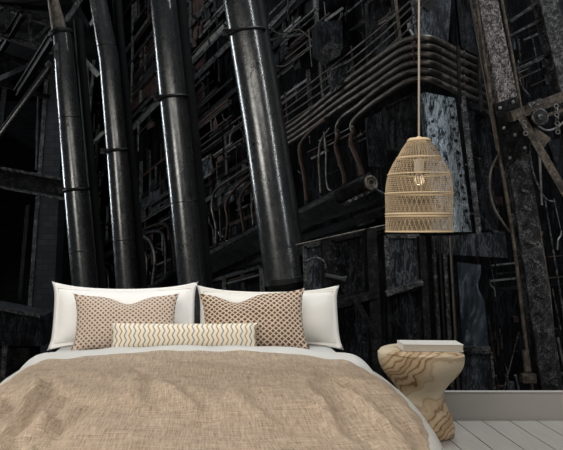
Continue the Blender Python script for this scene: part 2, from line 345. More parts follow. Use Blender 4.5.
# parallel narrow pipe behind the widest
bm = BM(); d = 5.75; tube(bm, [P(250, -40, d), P(256, 0, d), P(262, 36, d), P(278, 130, d), P(297, 255, d)], [8*d/F]*5, 24)
one('steel_pipe', bm, 'pipe_dark', 'narrow dark pipe tucked behind the right edge of the widest steel pipe', 'pipe')
bm = BM(); d = 6.1; tube(bm, [P(176, -40, d), P(181, 30, d), P(194, 160, d), P(206, 300, d)], 8*d/F, 20)  # added black tubes imitate the shade strip right of the big pipes
one('steel_pipe', bm, 'shade_black', 'slim black tube standing in for the shadow right of the third big pipe', 'pipe')
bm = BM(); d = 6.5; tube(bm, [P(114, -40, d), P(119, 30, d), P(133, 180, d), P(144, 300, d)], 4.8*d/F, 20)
one('steel_pipe', bm, 'shade_black', 'slim black tube standing in for the shadow right of the second big pipe', 'pipe')
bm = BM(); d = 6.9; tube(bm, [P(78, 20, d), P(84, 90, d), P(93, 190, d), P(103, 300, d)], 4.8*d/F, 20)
one('steel_pipe', bm, 'shade_black', 'slim black tube standing in for the shadow right of the leftmost big pipe', 'pipe')
# rusty stub above pipe one with its bracket
d = 6.72; t = thing('pipe_bracket', 'rusty tapered neck and bracket clamped on top of the leftmost big pipe', 'bracket', P(60, 40, d))
bm = BM(); tube(bm, [P(50, -30, d), P(53, 0, d), P(60, 34, d)], [6*d/F, 5.5*d/F, 8*d/F], 24); obj('neck', bm, 'brown_iron', t)
bm = BM(); torus(bm, P(61, 33, d), (0.15, 0, -1), 10*d/F, 3*d/F); obj('collar', bm, 'beam', t)
bm = BM(); quadplate(bm, [P(52, 48, d-.12), P(58, 40, d-.12), P(60, 78, d-.12)], .03); obj('gusset', bm, 'beam_grey', t)
bm = BM(); d = 6.3; quadplate(bm, [P(88, -4, d-.07), P(96, -2, d-.07), P(98, 28, d-.07)], .03)
one('gusset_plate', bm, 'beam_grey', 'pale triangular gusset at the top left of the second big pipe', 'gusset')

# ------------------------------------------------------------------ roof trusses top left, beam, rail
def truss(label, a, b, depth_px, d0, d1, nb, mat='beam'):
    t = thing('roof_truss', label, 'truss', P(a[0], a[1], d0)); A = P(*a, d0); B = P(*b, d1); A2 = P(a[0], a[1]+depth_px, d0); B2 = P(b[0], b[1]+depth_px*0.8, d1)
    bm = BM(); bar(bm, A, B, .075, .09, 'I'); obj('top_chord', bm, mat, t)
    bm = BM(); bar(bm, A2, B2, .065, .08, 'I'); obj('bottom_chord', bm, mat, t)
    for i in range(nb):
        u = i/nb; v = (i+1)/nb; bm = BM()
        bar(bm, A.lerp(B, u), A2.lerp(B2, u), .04, .05, 'L'); obj('strut', bm, mat, t)
        bm = BM(); bar(bm, A2.lerp(B2, u), A.lerp(B, v), .035, .04, 'L'); obj('diagonal', bm, mat, t)
truss('roof truss nearest the top left corner, its chord sloping down to the right', (-40, -12), (52, 24), 34, 7.6, 8.2, 4, 'beam_grey')
truss('lower roof truss beneath the corner truss, ending beside the leftmost pipe', (-40, 40), (50, 72), 32, 8.8, 9.4, 4)
def beams(name, items, cat):
    for lab, a, b, d0, d1, w_, t_, prof, mat in items:
        bm = BM(); bar(bm, P(*a, d0), P(*b, d1), w_, t_, prof); one(name, bm, mat, lab, cat)
beams('roof_purlin', [
 ('steep purlin falling from the corner truss towards the brick wall', (22, 14), (-12, 70), 7.5, 8.6, .07, .08, 'I', 'beam'),
 ('long purlin dropping left from the bracket of the leftmost pipe', (52, 38), (18, 92), 7.4, 9.0, .08, .08, 'I', 'beam'),
 ('thin purlin crossing under the roof above the slanting rail', (-10, 84), (46, 58), 9.2, 8.8, .06, .06, 'L', 'beam')], 'beam')
t = thing('handrail_tube', 'bright worn tube slanting up from the left edge to the leftmost pipe', 'tube', P(-12, 150, 7.0))
bm = BM(); tube(bm, [P(-14, 153, 7.0), P(50, 66, 7.0)], 3.4*7/F, 20); obj('tube_body', bm, 'pipe', t)
bm = BM(); tube(bm, [P(48.5, 68, 7.0), P(52, 63, 7.0)], 4.6*7/F, 20); obj('end_cap', bm, 'beam_grey', t)
bm = BM(); tube(bm, [P(50, 66, 7.0), P(56, 70, 6.9)], 1.5*7/F, 10); obj('fixing_pin', bm, 'beam', t)
t = thing('crossbeam', 'dark level girder crossing the brick wall at the left edge', 'beam', P(20, 185, 8.5))
bm = BM(); bar(bm, P(-30, 172, 8.5), P(68, 190, 8.5), .2, .16, 'box'); obj('web', bm, 'beam', t)
for dy in (-9.5, 9.5):
    bm = BM(); bar(bm, P(-30, 172+dy, 8.5), P(68, 190+dy, 8.5), .03, .24); obj('flange', bm, 'beam_grey', t)
t = thing('brick_pier', 'dark ribbed pier on the brick wall left of the leftmost pipe', 'pier', P(36, 380, 9.6))
bm = BM(); quadplate(bm, [P(48, 70, 9.6), P(64, 70, 9.6), P(50, 396, 9.6), P(24, 396, 9.6)], .5); obj('pier_body', bm, 'brick', t)
bm = BM(); bar(bm, P(47, 80, 9.5), P(24, 390, 9.5), .05, .08, 'L'); obj('corner_angle', bm, 'beam_grey', t)
bm = BM(); bar(bm, P(38, 110, 9.5), P(36, 140, 9.5), .03, .03); tube(bm, [P(39, 95, 9.5), P(37, 170, 9.5)], .025, 8); obj('conduit', bm, 'beam', t)
beams('vertical_pipe', [
 ('slim upright pipe on the brick wall near the left edge, above the girder', (6, 82), (0, 135), 10.0, 10.0, .07, .07, 'box', 'beam'),
 ('slim upright pipe on the brick wall left of the pier, under the girder', (28, 205), (20, 300), 9.7, 9.7, .05, .05, 'box', 'beam')], 'pipe')
t = thing('machine_housing', 'black machine housing by the brick wall left of the white pillow', 'machine', P(15, 390, 7.2))
bm = BM(); quadplate(bm, [P(-20, 306, 7.2), P(40, 318, 7.2), P(44, 346, 7.2), P(-20, 346, 7.2)], .6); obj('casing', bm, 'plate_dark', t)
bm = BM(); quadplate(bm, [P(-20, 348, 7.3), P(30, 348, 7.3), P(28, 430, 7.3), P(-20, 430, 7.3)], .5); obj('plinth', bm, 'beam', t)
bm = BM(); bar(bm, P(6, 345, 7.1), P(1, 400, 7.1), .05, .05); obj('leg', bm, 'beam_grey', t)
bm = BM(); bar(bm, P(-20, 304, 7.15), P(41, 316, 7.15), .03, .1); obj('lid', bm, 'beam_grey', t)

# ------------------------------------------------------------------ slanting facade (parallel rails running away to the left)
VX, VY = -100, 370
def rail_y(x, x0, y0): return VY-(VY-y0)*(x-VX)/(x0-VX)
def lean(x): return (x-150)*0.0005
SEEN = {}
def rails(specs):
    for lab, x0, y0, x1, w_, t_, prof, mat, off in specs:
        bm = BM(); A = FP(x0, y0, off); B = FP(x1, rail_y(x1, x0, y0), off)
        bar(bm, A, B, w_, t_, prof); one('facade_rail', bm, mat, lab, 'rail')
rails([
 ('topmost rail crossing between the second and third big pipes', 122, 58, 160, .05, .07, 'L', 'rod', .12),
 ('rail crossing between the second and third big pipes below their brown panels', 122, 106, 168, .06, .08, 'L', 'beam_grey', .12),
 ('rail below the window grid between the second and third big pipes', 125, 138, 170, .07, .10, 'C', 'rod', .15),
 ('lowest rail between the second and third big pipes, above their bent pipes', 130, 218, 180, .05, .10, 'C', 'beam_grey', .15),
 ('upper rail between the third and the widest pipe', 176, 44, 235, .05, .08, 'L', 'beam_grey', .12),
 ('bright rail between the third and the widest pipe at clamp ring height', 182, 72, 240, .05, .08, 'L', 'rod', .12),
 ('rail just below the clamp ring height between the third and the widest pipe', 182, 92, 244, .06, .1, 'C', 'beam_grey', .12),
 ('dim rail in the dark gap left of the widest pipe', 186, 132, 252, .05, .1, 'C', 'beam', .12),
 ('rail above the tilted vent panel between third and widest pipe', 190, 162, 258, .05, .08, 'L', 'beam', .12),
 ('rail over the arched pipes between third and widest pipe', 196, 206, 262, .05, .08, 'L', 'beam_grey', .12),
 ('bottom rail just above the pillows left of the widest pipe', 200, 276, 272, .05, .08, 'L', 'beam_grey', .12),
 ('short rail between the first and second big pipes, above the left cushion', 94, 262, 124, .08, .1, 'C', 'beam_grey', .15),
 ('short rail between the first and second big pipes, close above the other short rail', 94, 250, 122, .05, .1, 'L', 'beam_grey', .15),
 ('short bright strut between first and second big pipes near the top', 78, 54, 98, .07, .1, 'L', 'rod', 6.0),
])
def grid(label, x0, x1, ytop, ybot, nx, ny, pane, mat='beam_grey', off=.1, name='window_grid', bars_w=.045):
    """framed grid on the facade; ytop / ybot are heights at x0, rows follow the facade slope"""
    t = thing(name, label, 'window', FP((x0+x1)/2, rail_y((x0+x1)/2, x0, ybot), off))
    def pt(u, v, o=0):
        x = x0+(x1-x0)*u; y0 = ytop+(ybot-ytop)*v; y = rail_y(x, x0, y0); return FP(x+lean(x)*(y-ytop), y, off+o)
    for j in range(ny):
        for i in range(nx):
            e = .08; bm = BM()
            quadplate(bm, [pt((i+e)/nx, (j+e)/ny, -.05), pt((i+1-e)/nx, (j+e)/ny, -.05), pt((i+1-e)/nx, (j+1-e)/ny, -.05), pt((i+e)/nx, (j+1-e)/ny, -.05)], .02)
            obj('pane', bm, random.choice(pane), t, smooth=False)
    for i in range(nx+1):
        bm = BM(); bar(bm, pt(i/nx, -.03), pt(i/nx, 1.03), bars_w, .06, 'box'); obj('mullion', bm, mat if i % 2 == 0 else 'rod', t, smooth=False)
    for j in range(ny+1):
        bm = BM(); bar(bm, pt(-.03, j/ny), pt(1.03, j/ny), bars_w*.9, .07, 'box'); obj('transom', bm, mat, t, smooth=False)
grid('rust brown window grid between the second and third big pipes', 124, 158, 72, 128, 2, 3, ['brown', 'sheet', 'plate_dark'])
grid('small dim window grid at the top between the second and third big pipes', 122, 150, 0, 44, 2, 2, ['sheet', 'plate_dark'], 'beam')
grid('brown paned window grid at the top between the third and widest pipes', 178, 228, 16, 62, 4, 2, ['brown', 'brown', 'plate_dark'], bars_w=.035)
grid('tall brown window grid just right of the third big pipe', 180, 206, 78, 128, 2, 2, ['brown', 'sheet'], 'beam')
grid('narrow ladder-like grid between the first and second big pipes above the clamp ring', 88, 106, 140, 188, 2, 4, ['sheet'], 'beam_grey')
grid('low pale-barred grid between the first and second big pipes', 97, 118, 214, 250, 2, 2, ['sheet', 'plate_dark'], 'beam_grey')
grid('grid with pale panels low between the second and third big pipes', 140, 172, 198, 224, 3, 1, ['plate', 'plate_dark'], 'beam')
grid('dark grid over the arched pipes left of the widest pipe', 206, 258, 186, 214, 4, 1, ['plate_dark', 'sheet'], 'beam')
grid('black panel grid close above the right white pillow and left of the widest pipe', 205, 262, 282, 308, 3, 1, ['sheet'], 'beam_grey')
grid('dim window grid right of the widest pipe at the top', 268, 318, 36, 70, 3, 2, ['sheet', 'plate_dark'], 'beam', bars_w=.03)
# tilted vent panel
t = thing('vent_panel', 'small pale vent panel with a cross brace between the third and widest pipes', 'panel', FP(205, 178, .3))
V4 = [FP(199, 163, .35), FP(210, 155, .35), FP(213, 172, .35), FP(202, 180, .35)]
bm = BM(); quadplate(bm, V4, .03); obj('panel', bm, 'plate', t)
for a_, b_ in ((0, 1), (1, 2), (2, 3), (3, 0)):
    bm = BM(); bar(bm, V4[a_], V4[b_], .02, .05); obj('frame_bar', bm, 'rod', t)
bm = BM(); bar(bm, V4[0], V4[2], .018, .04); bar(bm, V4[1], V4[3], .018, .04); obj('cross_brace', bm, 'beam_grey', t)
# verticals on the facade
def posts(specs):
    for lab, x, y0, y1, wpx, prof, mat, off in specs:
        d = FD(x)-off; bm = BM(); bar(bm, P(x, y0, d), P(x+lean(x)*(y1-y0), y1, d), wpx*d/F, wpx*d/F, prof); one('facade_post', bm, mat, lab, 'post')
posts([
 ('pale narrow post in the dark gap between second and third pipes, mid height', 150, 150, 214, 2, 'L', 'beam_grey', .2),
 ('post left of the second big pipe behind the ladder-like grid', 99, 100, 205, 2.2, 'L', 'beam_grey', .2),
 ('bright upper post just right of the second big pipe', 133, -10, 96, 2.4, 'L', 'rod', .2),
 ('tall post to the right of the third big pipe, upper part', 186, -10, 120, 2.2, 'L', 'rod', .2),
 ('thin post left of the widest pipe near the top', 216, -10, 82, 2, 'L', 'beam_grey', .2),
 ('thin dark post left of the widest pipe, low down', 212, 120, 262, 2, 'L', 'beam', .2),
 ('pale post to the right of the widest pipe above the conduit bundle', 308, 70, 108, 3.5, 'C', 'beam_grey', .3),
 ('paired thin post under the hanging hopper, left one', 319, 58, 100, 1.8, 'L', 'rod', .3),
 ('paired thin post under the hanging hopper, right one', 328, 62, 96, 1.8, 'L', 'beam_grey', .3),
 ('slim post rising from the conduit bundle beneath the dark sheet', 351, 46, 80, 2, 'L', 'rust', .3),
 ('tall brown post standing on the conduit bundle left of the lamp cord', 394, -10, 46, 3, 'L', 'brown_iron', .3),
 ('second tall post on the conduit bundle, close left of the lamp cord', 410, -10, 40, 2.2, 'L', 'beam_grey', .3),
])
# racks of small pipes, struts and brackets filling the gaps of the facade
def rack(label, x0, x1, y0, y1, n, seed, off=.18, right=False, flat=None):
    rnd = random.Random(seed); t = thing('pipe_rack', label, 'pipe rack', FP((x0+x1)/2, y1, off) if not right else P((x0+x1)/2, y1, 5.5))
    def Q(x, y, o):
        return P(x, y, (5.55+.9*max(0, x-440)/120)-o) if right else FP(x, y, off+o)
    for i in range(n):
        r = rnd.random(); x = rnd.uniform(x0, x1); y = rnd.uniform(y0, y1); o = rnd.uniform(0, .15); bm = BM()
        mat = rnd.choice(['beam', 'beam_grey', 'beam_grey', 'conduit', 'beam', 'beam', 'rust', 'rod']); S = Q(x, y, 0).y/F
        if r < .40:
            x2 = min(x1, x+rnd.uniform(8, 36)); xa = max(x0, x2-rnd.uniform(14, 40))
            sl = (VY-y)/(x-VX) if not right else -.5
            if flat is not None: sl = flat
            pa = Q(xa, y-sl*(xa-x), o); pb = Q(x2, y-sl*(x2-x), o); bar(bm, pa, pb, rnd.uniform(.8, 2.2)*S, 2*S, rnd.choice(['box', 'L', 'C'])); nm = 'strut'
        elif r < .72:
            h = rnd.uniform(10, 42); l = lean(x); bar(bm, Q(x-l*h/2, max(y0-6, y-h/2), o), Q(x+l*h/2, min(y1+6, y+h/2), o), rnd.uniform(.7, 2.2)*S, 2*S, rnd.choice(['box', 'L'])); nm = 'upright'
        elif r < .88:
            h = rnd.uniform(8, 26); dx = rnd.uniform(-5, 8); tube(bm, [Q(x, y-h/2, o), Q(x+dx*.2, y-h/4, o), Q(x+dx, y, o), Q(x+dx*1.2, y+h/2, o)], rnd.uniform(.5, 1.2)*S, 8, smooth_n=4); nm = 'small_pipe'
        else:
            w_ = rnd.uniform(3, 8); h = rnd.uniform(4, 12); sl = 0 if right else .5*w_
            quadplate(bm, [Q(x, y, o), Q(x+w_, y-sl, o), Q(x+w_+.1*h, y-sl+h, o), Q(x+.1*h, y+h, o)], .04); nm = 'junction_box'; mat = rnd.choice(['plate', 'plate_dark', 'brown', 'beam'])
        obj(nm, bm, mat, t, smooth=False)
rack('narrow rack of small pipes in the gap between the first and second big pipes', 94, 104, 20, 285, 34, 1)
rack('rack of small pipes between the second and third big pipes, upper half', 124, 154, 0, 145, 42, 2)
rack('rack of small pipes between the second and third big pipes, lower half', 130, 176, 150, 285, 56, 3)
rack('rack of struts between the third and widest big pipes, upper half', 182, 232, 0, 130, 50, 4)
rack('rack of struts between the third and widest big pipes, lower half', 194, 262, 130, 284, 62, 5)
rack('tangled dark rack of struts right of the widest pipe above the conduit bundle', 268, 330, 8, 116, 44, 6)
rack('dark rack of struts behind the slack cables left of the lamp cord', 332, 412, 0, 54, 26, 7, off=.1)
rack('rack of small pipes behind the rusty bent pipes above the toothed ledge', 296, 384, 124, 176, 22, 8, off=.1)
rack('rack of struts under the toothed ledge, left of the lampshade', 300, 384, 205, 240, 16, 9, off=.2)
rack('rack of small pipes in the shadow between the pale plate column and the flaking column', 466, 502, 104, 260, 36, 10, right=True)
rack('rack of struts low behind the flaking column, right of the crumpled sheet', 490, 520, 262, 392, 24, 11, right=True, flat=.1)
rack('rack of small pipes at the right edge beyond the flaking column', 528, 575, 205, 392, 30, 12, right=True, flat=.1)
rack('rack of struts between the flaking column and the edge column at the top', 505, 545, 0, 90, 22, 13, right=True, flat=.45)
# thin cables
for lab, pts in (('uppermost slack cable above the conduit bundle', [(272, 112), (330, 68), (380, 28), (416, -4)]),
                 ('second slack cable above the conduit bundle', [(272, 119), (330, 76), (378, 38), (424, -4)]),
                 ('third slack cable above the conduit bundle', [(274, 124), (335, 82), (386, 40), (432, -2)]),
                 ('lowest slack cable, just over the conduit bundle', [(276, 130), (320, 101), (352, 78), (392, 44), (418, 20)]),
                 ('loose cable crossing the dark gap right of the widest pipe', [(266, 62), (284, 66), (305, 50), (340, 30)]),
                 ('frayed cable hanging behind the widest pipe', [(262, 20), (280, 34), (300, 30), (322, 52)])):
    bm = BM(); tube(bm, [FP(x, y, .35) for x, y in pts], .007, 8, smooth_n=6); one('cable', bm, 'conduit', lab, 'cable')
beams('steel_strut', [
 ('thin upright rod at the top left of the hanging hopper', (318, -10), (316, 40), 6.5, 6.5, .02, .02, 'box', 'beam_grey'),
 ('short bright strut slanting above the hanging hopper', (325, 21), (343, 8), 6.4, 6.4, .022, .022, 'box', 'rod'),
 ('long dim strut falling left in the dark right of the widest pipe', (270, 40), (302, 34), 6.6, 6.6, .02, .02, 'box', 'beam_grey'),
 ('dim strut sloping up to the top edge right of the widest pipe', (266, 30), (300, -6), 6.5, 6.5, .03, .03, 'L', 'beam_grey'),
 ('short strut crossing between the two leftmost pipes near the top', (66, 22), (86, -8), 7.4, 7.4, .05, .05, 'L', 'beam_grey'),
 ('bright short strut crossing low between the two leftmost pipes near the top', (80, 56), (99, 76), 7.0, 7.0, .05, .05, 'L', 'rod'),
 ('long thin strut falling between the two leftmost pipes', (94, 60), (88, 132), 7.4, 7.4, .025, .025, 'box', 'beam_grey'),
 ('thin strut rising right from the leftmost pipe to the second pipe', (86, 150), (104, 132), 7.2, 7.2, .03, .03, 'box', 'rod'),
 ('rusty upright strip between the two leftmost pipes', (84, 68), (87, 108), 7.6, 7.6, .08, .05, 'C', 'brown_iron'),
], 'strut')
# hanging hopper
t = thing('hopper', 'dark hanging hopper with pointed pale base right of the widest pipe', 'hopper', P(330, 60, 6.3)); d = 6.3
bm = BM(); quadplate(bm, [P(317, 22, d), P(342, 20, d), P(343, 46, d), P(318, 50, d)], .3); obj('casing', bm, 'plate_dark', t)
bm = BM(); quadplate(bm, [P(318, 50.5, d), P(330, 40, d-.03), P(343, 46.5, d), P(340, 55, d), P(330, 61, d)], .25); obj('chute', bm, 'beam_grey', t)

# ------------------------------------------------------------------ conduit bundle bending round the corner
def conduit_pts(k):
    o = k*8.2
    return [(272, 138+o*.62), (300, 119+o*.7), (340, 86+o*.88), (375, 60+o), (398, 44+o), (412, 38.5+o), (428, 38+o), (442, 43+o*1.0), (462, 54+o*.97), (492, 68+o*.95)]
names = ['topmost', 'second', 'third', 'fourth', 'fifth', 'lowest']
for k in range(6):
    pts = conduit_pts(k); pr = []
    if k == 4: pts = [(339, 138), (337, 128), (343, 117), (358, 106)]+[(380, 88)]+pts[4:]
    if k == 5: pts = [(354, 134), (352, 125), (358, 116), (372, 104)]+[(386, 94.5)]+[(399, 86), (412, 80)]+pts[6:]
    for x, y in pts:
        d = FD(x)-.35 if x < 425 else 5.25+.35*((x-425)/60)
        pr.append(P(x, y, d))
    t = thing('conduit_pipe', '%s conduit of the bundle bending round the corner behind the lamp cord' % names[k], 'conduit', pr[0], 'conduit bundle')
    bm = BM(); tube(bm, pr, 3.1*5.3/F, 14, smooth_n=8); obj('tube', bm, 'conduit', t)
    for x in (462, 476):
        y = pts[-2][1]+(pts[-1][1]-pts[-2][1])*(x-462)/30; c = P(x, y, 5.25+.35*((x-425)/60)); bm = BM(); torus(bm, c, (1, .3, -.45), 3.3*5.3/F, .9*5.3/F, 16, 6); obj('coupling', bm, 'pipe_dark', t)
for x, y0, y1 in ((458, 46, 104), (479, 56, 112)):
    bm = BM(); bar(bm, P(x, y0, 5.22), P(x+2, y1, 5.22), .02, .02); obj('clamp_strip', bm, 'beam', t)

# rusty bent feeder pipes standing on the toothed ledge
def bent(lab, pts, rpx, mat, off=.45, n=8, d=None):
    C = [P(x, y, d if d else FD(x)-off) for x, y in pts]; dd = C[-1].y
    t = thing('bent_pipe', lab, 'pipe', C[-1]); bm = BM(); tube(bm, C, rpx*dd/F, 14, smooth_n=n); obj('tube', bm, mat, t)
    bm = BM(); ax = (C[-1]-C[-2]).normalized(); c = C[-1]-ax*.02; tube(bm, [c-ax*.015, c+ax*.015], rpx*1.5*dd/F, 14); obj('flange', bm, 'beam', t)
bent('bent rusty pipe at the left end of the toothed ledge', [(326, 119), (312, 130), (302, 142), (300, 155), (304, 175), (307, 205)], 1.9, 'rust')
bent('slender bent pipe second along the toothed ledge', [(330, 128), (321, 142), (319, 160), (320, 178), (321, 197)], 1.3, 'conduit')
bent('straight pale pipe with hooked foot on the toothed ledge', [(324, 132), (326, 150), (326, 172), (328, 188), (334, 191)], 1.0, 'rod')
bent('curved rusty pipe in the middle of the toothed ledge', [(339, 134), (336, 146), (340, 162), (344, 174), (345, 188)], 2.3, 'rust')
bent('thick rusty pipe nearest the round drum on the toothed ledge', [(354, 130), (351, 142), (356, 156), (361, 168), (362, 180)], 2.6, 'rust')
# arched pipes left of the widest pipe
bent('outer arched pipe between the third and widest pipes', [(262, 160), (248, 168), (232, 178), (216, 190), (212, 206), (216, 226), (216, 246)], 1.5, 'conduit')
bent('middle arched pipe between the third and widest pipes', [(262, 168), (246, 178), (234, 190), (226, 204), (228, 222), (226, 240)], 1.5, 'rust')
bent('inner arched pipe close to the widest pipe', [(262, 176), (250, 184), (241, 196), (241, 212), (245, 234)], 1.4, 'rust')
bent('smallest arched pipe against the widest pipe', [(264, 186), (256, 194), (252, 206), (254, 228)], 1.2, 'conduit')
bent('outer arched pipe between the second and third big pipes', [(138, 232), (152, 226), (164, 224), (170, 232), (173, 250), (176, 282)], 1.5, 'conduit')
bent('middle arched pipe between the second and third big pipes', [(138, 238), (150, 232), (160, 232), (165, 242), (166, 280)], 1.4, 'beam_grey')
bent('inner arched pipe between the second and third big pipes', [(138, 236), (147, 238), (153, 248), (155, 262), (152, 286)], 1.5, 'rod')
bent('lowest arched pipe beside the second big pipe', [(136, 250), (143, 250), (147, 260), (146, 288)], 1.3, 'conduit')
bent('arched pipe between the first and second big pipes', [(97, 268), (103, 266), (108, 274), (109, 296)], 1.3, 'conduit')
bent('second arched pipe between the first and second big pipes', [(114, 262), (117, 268), (119, 278), (120, 296)], 1.2, 'beam_grey')
bent('looped pipe between the first and second big pipes at clamp ring height', [(92, 150), (93, 178), (96, 190), (101, 186), (104, 170)], 1.2, 'beam_grey')
# conduits seen through the gap left of widest pipe
for lab, y in (('uppermost thin conduit in the dark left of the widest pipe', 150), ('second thin conduit in the dark left of the widest pipe', 156), ('lowest thin conduit in the dark left of the widest pipe', 170)):
    bm = BM(); tube(bm, [FP(x, rail_y(x, 196, y), .25) for x in (190, 225, 262)], .012, 10); one('thin_conduit', bm, 'conduit', lab, 'conduit')
# toothed ledge with drum
def ledge(lab, a, b, ht, nt, off=.5, drum=True):
    A = P(*a, FD(a[0])-off); B = P(*b, FD(b[0])-off); t = thing('toothed_ledge', lab, 'ledge', A)
    bm = BM(); bar(bm, A, B, .03, .12, 'box'); obj('shelf', bm, 'beam_grey', t)
    dn = Vector((0, 0, -1)); s = ht*A.y/F; bm = BM(); bar(bm, A+dn*s*.6+Vector((0, .03, 0)), B+dn*s*.6+Vector((0, .03, 0)), s*.8, .1, 'C'); obj('girder', bm, 'beam', t)
    for i in range(nt):
        c = A.lerp(B, (i+.5)/nt); bm = BM(); bar(bm, c+Vector((0, -.06, .0)), c+Vector((.004, -.06, -.085)), .022, .04); stud(bm, c+Vector((.004, -.085, -.04)), .01); obj('tooth', bm, 'conduit', t)
    if drum:
        bm = BM(); q = P(371, 183, 5.35); tube(bm, [q+Vector((-.16, .35, -.08)), q], 7.5*5.35/F, 28); obj('drum', bm, 'beam', t)
        bm = BM(); ax = Vector((.38, -.85, .18)).normalized(); torus(bm, q, ax, 6.5*5.35/F, .012, 28, 8); torus(bm, q+ax*.004, ax, 3.5*5.35/F, .006, 24, 6); obj('drum_rim', bm, 'brown_iron', t)
    return t
LEDGE = ledge('toothed dark ledge rising right to a round drum, under the rusty bent pipes', (290, 216), (366, 177), 20, 14)
ledge('toothed ledge between the third and widest pipes, above the pillows', (200, 258), (266, 222), 20, 10, drum=False)
ledge('toothed ledge between the second and third pipes, just above the pillow', (136, 294), (182, 268), 16, 9, drum=False)
rails([('dark rail beneath the toothed ledge with the drum', 288, 243, 384, .05, .06, 'C', 'beam', .6),
       ('thin dim rail halfway between the ledge and the bright rod', 290, 232, 380, .025, .04, 'box', 'beam', .5)])
d = 5.2
bm = BM(); tube(bm, [P(296, 245, d), P(340, 235, d), P(388, 224.5, d)], .006, 10); one('thin_rod', bm, 'conduit', 'thin rod running from the widest pipe end to behind the lampshade', 'rod')
bm = BM(); tube(bm, [P(371, 184, 5.36), P(380, 192, 5.3), P(392, 196, d), P(400, 192, d)], .009, 10, smooth_n=6); one('thin_rod', bm, 'beam_grey', 'short bent rod leaving the drum towards the lampshade', 'rod')
for i in range(5):
    bm = BM(); bar(bm, P(345+i*6, 204-i*3, 5.4), P(350+i*6, 201-i*3, 5.35), .02, .03); obj('bracket_tab', bm, 'beam_grey', LEDGE)

# ------------------------------------------------------------------ plates and doors
def panel(name, lab, cat, pts, d, th, mat, border=None, studs=None, extra=None, base=None):
    C = [P(x, y, d) for x, y in pts]; lo = min(C, key=lambda v: v.z)
    t = thing(name, lab, cat, lo); bm = BM(); quadplate(bm, C, th); bmesh.ops.subdivide_edges(bm, edges=bm.edges, cuts=3, use_grid_fill=True)
    obj('plate', bm, mat, t, smooth=False)
    f = Vector((0, -.012, 0))
    if border:
        n = len(C)
        for i in range(n):
            bm = BM(); bar(bm, C[i]+f, C[(i+1) % n]+f, border, .035, 'box'); obj('edge_bar', bm, 'beam_grey' if mat != 'plate_dark' else 'beam', t, smooth=False)
    if studs:
        for (a_, b_, n_) in studs:
            for k in range(n_):
                bm = BM(); stud(bm, P(a_[0]+(b_[0]-a_[0])*(k+.5)/n_, a_[1]+(b_[1]-a_[1])*(k+.5)/n_, d-.02), .0135); obj('rivet', bm, 'pipe_dark', t)
    return t
t = panel('riveted_plate', 'pale blue riveted plate column with painted glints behind the right of the lampshade', 'plate', [(424, 92), (455, 98), (472, 232), (436, 232)], 5.55, .12, 'plate_lit', None, [((450, 100), (468, 228), 11), ((431, 100), (441, 228), 9)])
bm = BM(); bar(bm, P(460, 96, 5.5), P(477, 236, 5.5), .04, .1, 'L'); obj('edge_angle', bm, 'beam_grey', t)
panel('riveted_plate', 'bluish plate above the conduit bend, right of the lamp cord', 'plate', [(417, -12), (452, -12), (448, 44), (414, 38)], 5.6, .1, 'plate', None, [((421, 0), (419, 36), 4)])
panel('steel_plate', 'black pointed plate hanging at the top edge right of the lamp cord', 'plate', [(418, -10), (440, -10), (437, 4), (429, 12), (422, 5)], 5.45, .03, 'pipe_dark')
panel('steel_plate', 'dark sheet left of the lamp cord above the conduits', 'plate', [(366, 4), (390, -10), (396, 44), (368, 62)], 6.0, .05, 'plate_dark', .02)
panel('steel_plate', 'faintly shining sheet between posts right of the hopper', 'plate', [(331, 70), (350, 60), (352, 78), (332, 92)], 6.3, .05, 'plate', .02)
panel('steel_plate', 'narrow dark sheet below the conduit bend, left of the pale plate column', 'plate', [(384, 108), (418, 92), (424, 150), (388, 150)], 5.75, .06, 'plate_dark', .02)
panel('steel_plate', 'dim plate right of the conduit couplings next to the flaking column', 'plate', [(466, 112), (488, 118), (498, 230), (476, 230)], 5.75, .05, 'plate_dark')
panel('steel_plate', 'upper dark plate between the bluish plate and the flaking column', 'plate', [(456, -10), (478, -10), (484, 58), (462, 48)], 5.8, .05, 'plate_dark', .03)
panel('steel_plate', 'dim bluish plate behind the rusty bent pipes', 'plate', [(366, 118), (384, 110), (388, 168), (370, 166)], 5.85, .05, 'plate_dark')
panel('iron_door', 'narrow black door panel just right of the widest pipe end', 'door panel', [(304, 246), (322, 243), (324, 300), (306, 306)], 5.35, .08, 'plate', .03)
panel('iron_door', 'upper black door panel left of the diagonal brace', 'door panel', [(331, 240), (364, 232), (368, 290), (334, 300)], 5.3, .08, 'plate_dark', .035, [((334, 244), (338, 296), 5)])
panel('iron_door', 'lower black door panel behind the diagonal brace beside the bed', 'door panel', [(336, 306), (370, 298), (376, 400), (338, 400)], 5.35, .08, 'plate_dark', .035)
panel('iron_door', 'bluish black door panel below the left half of the lampshade', 'door panel', [(385, 236), (418, 236), (421, 282), (388, 292)], 5.3, .08, 'plate', .03)
panel('iron_door', 'lower dark door panel behind the stone side table', 'door panel', [(388, 296), (422, 286), (427, 400), (390, 400)], 5.35, .08, 'plate_dark', .03)
